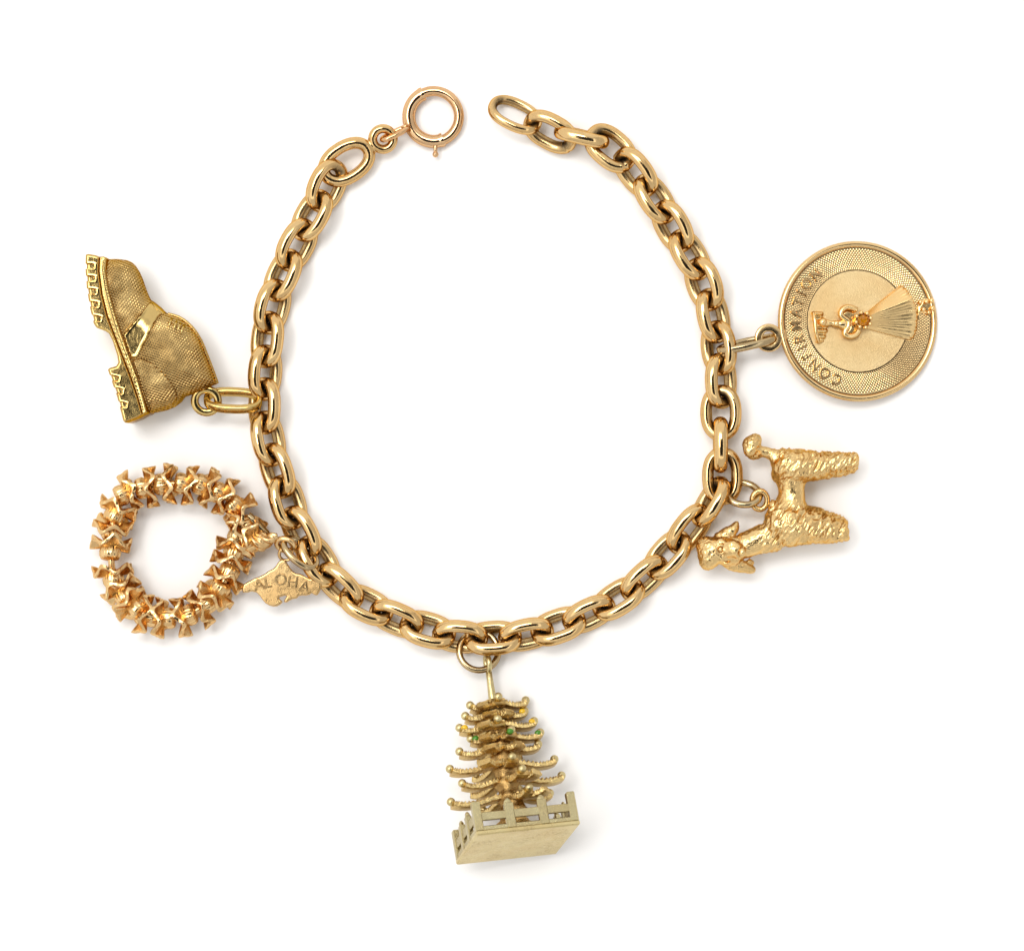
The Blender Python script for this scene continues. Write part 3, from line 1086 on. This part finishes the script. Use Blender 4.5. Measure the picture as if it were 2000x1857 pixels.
# trunk
nk = random.Random(3)
tk = [(0, 0, z) for z in np.linspace(6, 284, 60)]
Vk, Fk = sweep(tk, [34 - 12 * min(1, i / 20) + 2.5 * math.sin(i * 1.1) - 13 * max(0, (i - 30) / 30) for i in range(60)], False, 24)
for i in range(len(Vk)):
    v = Vector(Vk[i])
    f = 1 + 0.30 * noise.noise(v * 0.06) + 0.12 * noise.noise(v * 0.2)
    Vk[i][:2] *= f
obj('trunk', (Vk, Fk), M_TRUNK, tr)
st_ = sweep([(0, 0, 270), (0, 0, 290), (-1, -8, 322), (-3, -19, 348)], [10, 8, 6.5, 6], False, 14)
obj('stem', st_, M_TREEB, tr)
obj('loop', ring((-3, -21, 360), (0, 1, 0), (0, 0, 1), 13, 15, 5.4, 36, 12), M_TREEB, tr)


def solve(px, py, h):
    """image point of a branch tip on the tier at height h -> local x, y"""
    x0, y0 = 0.0, 0.0
    for _ in range(6):
        w = base_c + u3 * x0 + w3 * y0 + a3 * h
        k = H / (H - w[2])
        ix, iy = 1000 + w[0] * k, 928.5 - w[1] * k
        A = np.array([[u3[0], w3[0]], [-u3[1], -w3[1]]])
        dx, dy = np.linalg.solve(A, np.array([px - ix, py - iy]))
        x0, y0 = x0 + dx, y0 + dy
    return x0, y0


def tz(x, y):
    return 840 + x / 5.853, 1340 + y / 5.853


tiers = [  # height of the tips, seen tips (x, y in the crop, enamel), hidden ones at the back (angle, reach)
    (300, [(440, 215, ''), (785, 110, ''), (1110, 160, '')], [(70, 48), (120, 50)]),
    (277, [(390, 325, ''), (630, 322, ''), (1090, 295, 'y')], [(60, 55), (115, 55)]),
    (252, [(320, 470, 'y'), (1205, 400, 'y')], [(60, 60), (118, 62), (-100, 40)]),
    (230, [(450, 590, 'g'), (940, 487, 'g'), (1272, 535, 'g')], [(62, 66), (110, 66)]),
    (202, [(320, 740, ''), (640, 715, ''), (1250, 665, '')], [(55, 78), (110, 74)]),
    (170, [(215, 930, ''), (1430, 845, '')], [(50, 84), (120, 84), (-80, 46)]),
    (138, [(375, 1065, ''), (1062, 935, ''), (1490, 1060, '')], [(60, 86), (125, 90)]),
    (104, [(238, 1290, ''), (1365, 1250, '')], [(70, 84), (115, 88), (-60, 60)]),
]
for h, seen, back in tiers:
    tips = []
    lo_, hi_ = h - 60, h + 40
    for _ in range(30):              # height at which the two outer tips lie level across the trunk
        h = (lo_ + hi_) / 2
        if solve(*tz(*seen[0][:2]), h)[1] + solve(*tz(*seen[-1][:2]), h)[1] > 0:
            hi_ = h
        else:
            lo_ = h
    rmax = 1.12 * max(math.hypot(*solve(*tz(*q_[:2]), h)) for q_ in (seen[0], seen[-1]))
    for zx, zy, en in seen:
        x, y = solve(*tz(zx, zy), h)
        if (zx, zy, en) in (seen[0], seen[-1]):
            y *= 0.25
        r = math.hypot(x, y)
        if r > rmax:
            x, y = x * rmax / r, y * rmax / r
        tips.append((x, y, en))
    for an, r in back:
        tips.append((r * math.cos(math.radians(an)), r * math.sin(math.radians(an)), ''))
    n_near = sum(1 for x, y, en in tips if y < -20)
    for an in ((-52, -128) if n_near == 0 else (-140,) if h > 150 else (-45,)):       # the short arms towards the viewer
        r = rmax * nk.uniform(0.52, 0.66)
        an = math.radians(an + nk.uniform(-9, 9))
        tips.append((r * math.cos(an), r * math.sin(an), '-'))
    for x, y, en in tips:
        r = math.hypot(x, y)
        d = np.array([x / r, y / r, 0])
        r -= 5
        s = np.array([-d[1], d[0], 0])
        cv = catmull([d * 4 + (0, 0, h - 1), d * r * 0.3 + (0, 0, h - 4), d * r * 0.6 + (0, 0, h - 11), d * r * 0.85 + (0, 0, h - 11), d * r + (0, 0, h - 7)], 12)
        L_ = len(cv)
        NS = 16
        Vb, Fb = sweep(cv, [(13.5 + 1.0 * (i / L_), 5.6) for i in range(L_)], False, NS, (0, 0, 1), square=0.62)
        # rope of cast nubs along the upper edge, a plain wall and a flat underside
        for i in range(len(Vb)):
            ci = i // NS
            e_ = Vb[i] - cv[ci]
            if e_[2] > 2:
                Vb[i] = Vb[i] + np.array((0, 0, 2.2 * math.sin(ci * 1.9 + 0.12 * e_.dot(s)) + nk.uniform(-1.5, 1.5))) + s * nk.uniform(-0.7, 0.7)
            else:
                Vb[i] = Vb[i] + s * nk.uniform(-0.3, 0.3)
        bo = obj('branch', (Vb, Fb), M_TREE, tr, sharp=30)
        if en == '-':
            continue
        obj('tip_ball', ball(cv[-1] + d * 1.5 + (0, 0, 7), 8.3), M_TREEB, bo)
        if en:
            e = cv[-1] - d * 6 + np.array((0, -10.5, 3.0))
            obj('enamel_dot', ball(e, 7.0, 12, 8, (1.0, 0.8, 0.85)), M_GREEN if en == 'g' else M_YELLOW, bo)
# jump ring, flat under the chain
jr = ring(P(935, 1271, 24), (1, 0, -0.1), (0, 1, -0.3), 38, 38, 6.4, 56, 14)
Rt = np.array([[u3[i], w3[i], a3[i]] for i in range(3)])
obj('jump_ring', ((Rt.T @ (jr[0] - base_c).T).T, jr[1]), M_RING, tr)

# ---------------------------------------------------------------- the poodle
pd = thing('poodle_charm', 'bright gold standing poodle charm with curly coat and pompom tail', 'charm', P(1560, 990, 0), 'charms on the bracelet')
PZ = 44.0


def z5(zx, zy, z):
    return P(1330 + zx / 5.1026, 820 + zy / 5.1026, z)


def limb(pts):
    """pts: (crop x, crop y, height, radius in crop pixels)"""
    q = catmull(np.array([np.append(z5(x, y, z), r / 5.1026) for x, y, z, r in pts]), 5)
    return sweep(q[:, :3], list(q[:, 3]), False, 18)


def blob(x, y, z, r, sc=(1, 1, 1)):
    return ball(z5(x, y, z), r / 5.1026, 20, 14, sc)


parts = [
    limb([(740, 270, 46, 20), (800, 308, 46, 54), (880, 332, 46, 56), (980, 380, 46, 70)]),              # tail
    blob(705, 250, 48, 96), blob(735, 310, 44, 88), blob(735, 205, 46, 72), blob(690, 300, 54, 72),
    limb([(960, 420, 56, 60), (1000, 450, 58, 135), (1120, 470, 60, 162), (1250, 465, 60, 150), (1400, 448, 60, 122), (1560, 428, 60, 94), (1690, 420, 58, 80), (1752, 418, 58, 80)]),   # near hind leg
    limb([(1000, 450, 40, 130), (1150, 480, 32, 140), (1400, 490, 28, 104), (1600, 470, 27, 84), (1700, 460, 27, 70), (1735, 460, 27, 70)]),   # far hind leg
    blob(970, 420, 46, 80), blob(1040, 380, 48, 90), blob(985, 540, 46, 90),
    limb([(1060, 400, 46, 150), (1085, 490, 50, 172), (1095, 590, 52, 150), (1100, 700, 52, 132), (1097, 800, 52, 146), (1080, 930, 50, 195)]),   # waist
    limb([(900, 1080, 48, 90), (960, 1060, 56, 170), (1080, 1050, 60, 196), (1220, 1055, 60, 172), (1400, 1080, 58, 138), (1540, 1105, 56, 106), (1630, 1115, 55, 90), (1650, 1115, 55, 84)]),   # near front leg
    limb([(950, 1040, 40, 160), (1100, 1000, 32, 165), (1300, 1000, 28, 130), (1500, 1030, 27, 96), (1620, 1050, 26, 74), (1645, 1052, 26, 70)]),   # far front leg
    blob(960, 960, 52, 110), blob(900, 1120, 48, 120),
    limb([(1010, 1120, 50, 90), (930, 1150, 52, 146), (840, 1172, 53, 142), (740, 1205, 54, 134), (640, 1250, 54, 130), (560, 1280, 54, 100)]),                  # neck
    blob(470, 1300, 52, 160, (1.15, 1, 0.95)), blob(350, 1300, 54, 140), blob(285, 1325, 52, 138, (0.85, 1.2, 1)), blob(250, 1260, 50, 100), blob(270, 1400, 50, 95),
    limb([(470, 1285, 70, 100), (540, 1290, 80, 84), (590, 1310, 84, 66)]),                                            # muzzle
    blob(515, 1235, 84, 44), blob(575, 1345, 82, 46), blob(395, 1215, 72, 44), blob(400, 1370, 70, 50),
    limb([(340, 1170, 50, 40), (440, 1140, 52, 62), (520, 1090, 52, 56), (545, 1035, 50, 36), (540, 1010, 50, 22)]),     # ear
    limb([(430, 1430, 46, 40), (520, 1450, 46, 58), (620, 1460, 46, 62), (700, 1490, 45, 46), (738, 1508, 45, 26)]),     # ear
    limb([(700, 1390, 44, 30), (690, 1420, 45, 50)]),
]
V, F = remeshed(join(*parts), 1.7, 20)
Nn = vnormals(V, F)
zx = (V[:, 0] / ((H - PZ) / H) + 1000 - 1330) * 5.1026
zy = (928.5 - V[:, 1] / ((H - PZ) / H) - 820) * 5.1026
sm = lambda x, a, b: np.clip((x - a) / (b - a), 0, 1)
coat = np.maximum(sm(zx, 880, 1010) * (1 - sm(zy, 480, 720)), sm(zx, 720, 900) * sm(zy, 790, 900))
knot = (1 - sm(zx, 260, 330)) * sm(zy, 1100, 1150)
face = (1 - sm(zx, 600, 680)) * sm(zy, 1000, 1080)
pom = (1 - sm(zx, 780, 830)) * (1 - sm(zy, 380, 420))
curl_shade = np.zeros(len(V))
for i in range(len(V)):
    p = V[i]
    # curls: short strokes lying across the legs, slanting
    u_, v_ = p[0] * 0.82 - p[1] * 0.57, p[0] * 0.57 + p[1] * 0.82
    a = noise.noise(Vector((u_ * 0.135, v_ * 0.055, p[2] * 0.05)))
    b_ = noise.noise(Vector((u_ * 0.2 + 9, v_ * 0.085, p[2] * 0.08)))
    ridged = (1 - 2.2 * abs(a)) * 1.0 + (0.7 - 1.6 * abs(b_)) * 0.6
    soft = noise.noise(Vector(p * 0.045)) * 1.6 + noise.noise(Vector(p * 0.12)) * 0.7
    k = noise.noise(Vector(p * 0.16))
    curl_shade[i] = max(0.0, min(1.0, 0.25 - ridged)) * coat[i]      # shade of the hollows between curls, put into the colour
    V[i] = p + Nn[i] * (coat[i] * 3.5 * ridged + 0.8 * soft + 0.5 * noise.noise(Vector(p * 0.22)) + 0.35 * noise.noise(Vector(p * 0.4)) + (knot[i] * 1.4 + pom[i] * 1.6) * (0.6 - 2 * abs(k)) + face[i] * (0.9 * noise.noise(Vector(p * 0.11)) + 0.5 * noise.noise(Vector(p * 0.25))))
V[:, 2] = np.maximum(V[:, 2], 0.3)
flat = sm(zx, 1735, 1748)
body = obj('body', (V, F), M_DOG, pd, tarnish_shade=curl_shade)
for x, y, z in ((392, 1290, 78),):
    e = z5(x, y, z)
    ey = obj('eye', join(ring(e + (0, 0, 3), (1, 0, 0), (0, 1, 0.1), 8.2, 8.2, 2.8, 28, 10), ball(e + (0, 0, 2.5), 5.2)), M_DOG, pd)
obj('eye', join(ring(z5(455, 1400, 70), (1, 0, 0), (0, 1, -0.6), 6.6, 6.6, 2.1, 28, 10), ball(z5(455, 1400, 69), 4.4)), M_DOG, pd)
obj('nose', ball(z5(610, 1320, 90), 9, 14, 10, (0.8, 1.1, 0.8)), M_DOG, pd)
obj('loop', ring(z5(785, 800, 46), (1, 0, 0), (0, 1, 0.15), 14.5, 18.0, (5.6, 6), 40, 12), M_DOG, pd)
obj('loop_neck', sweep([z5(880, 830, 46), z5(910, 850, 46), z5(960, 870, 46)], [9, 11, 16], False, 12), M_DOG, pd)
obj('jump_ring', ring(z5(615, 735, 40), (1, -0.2, 0.15), (0.15, 0.75, -0.6), 33, 27, 6.8, 48, 14), M_RING, pd)
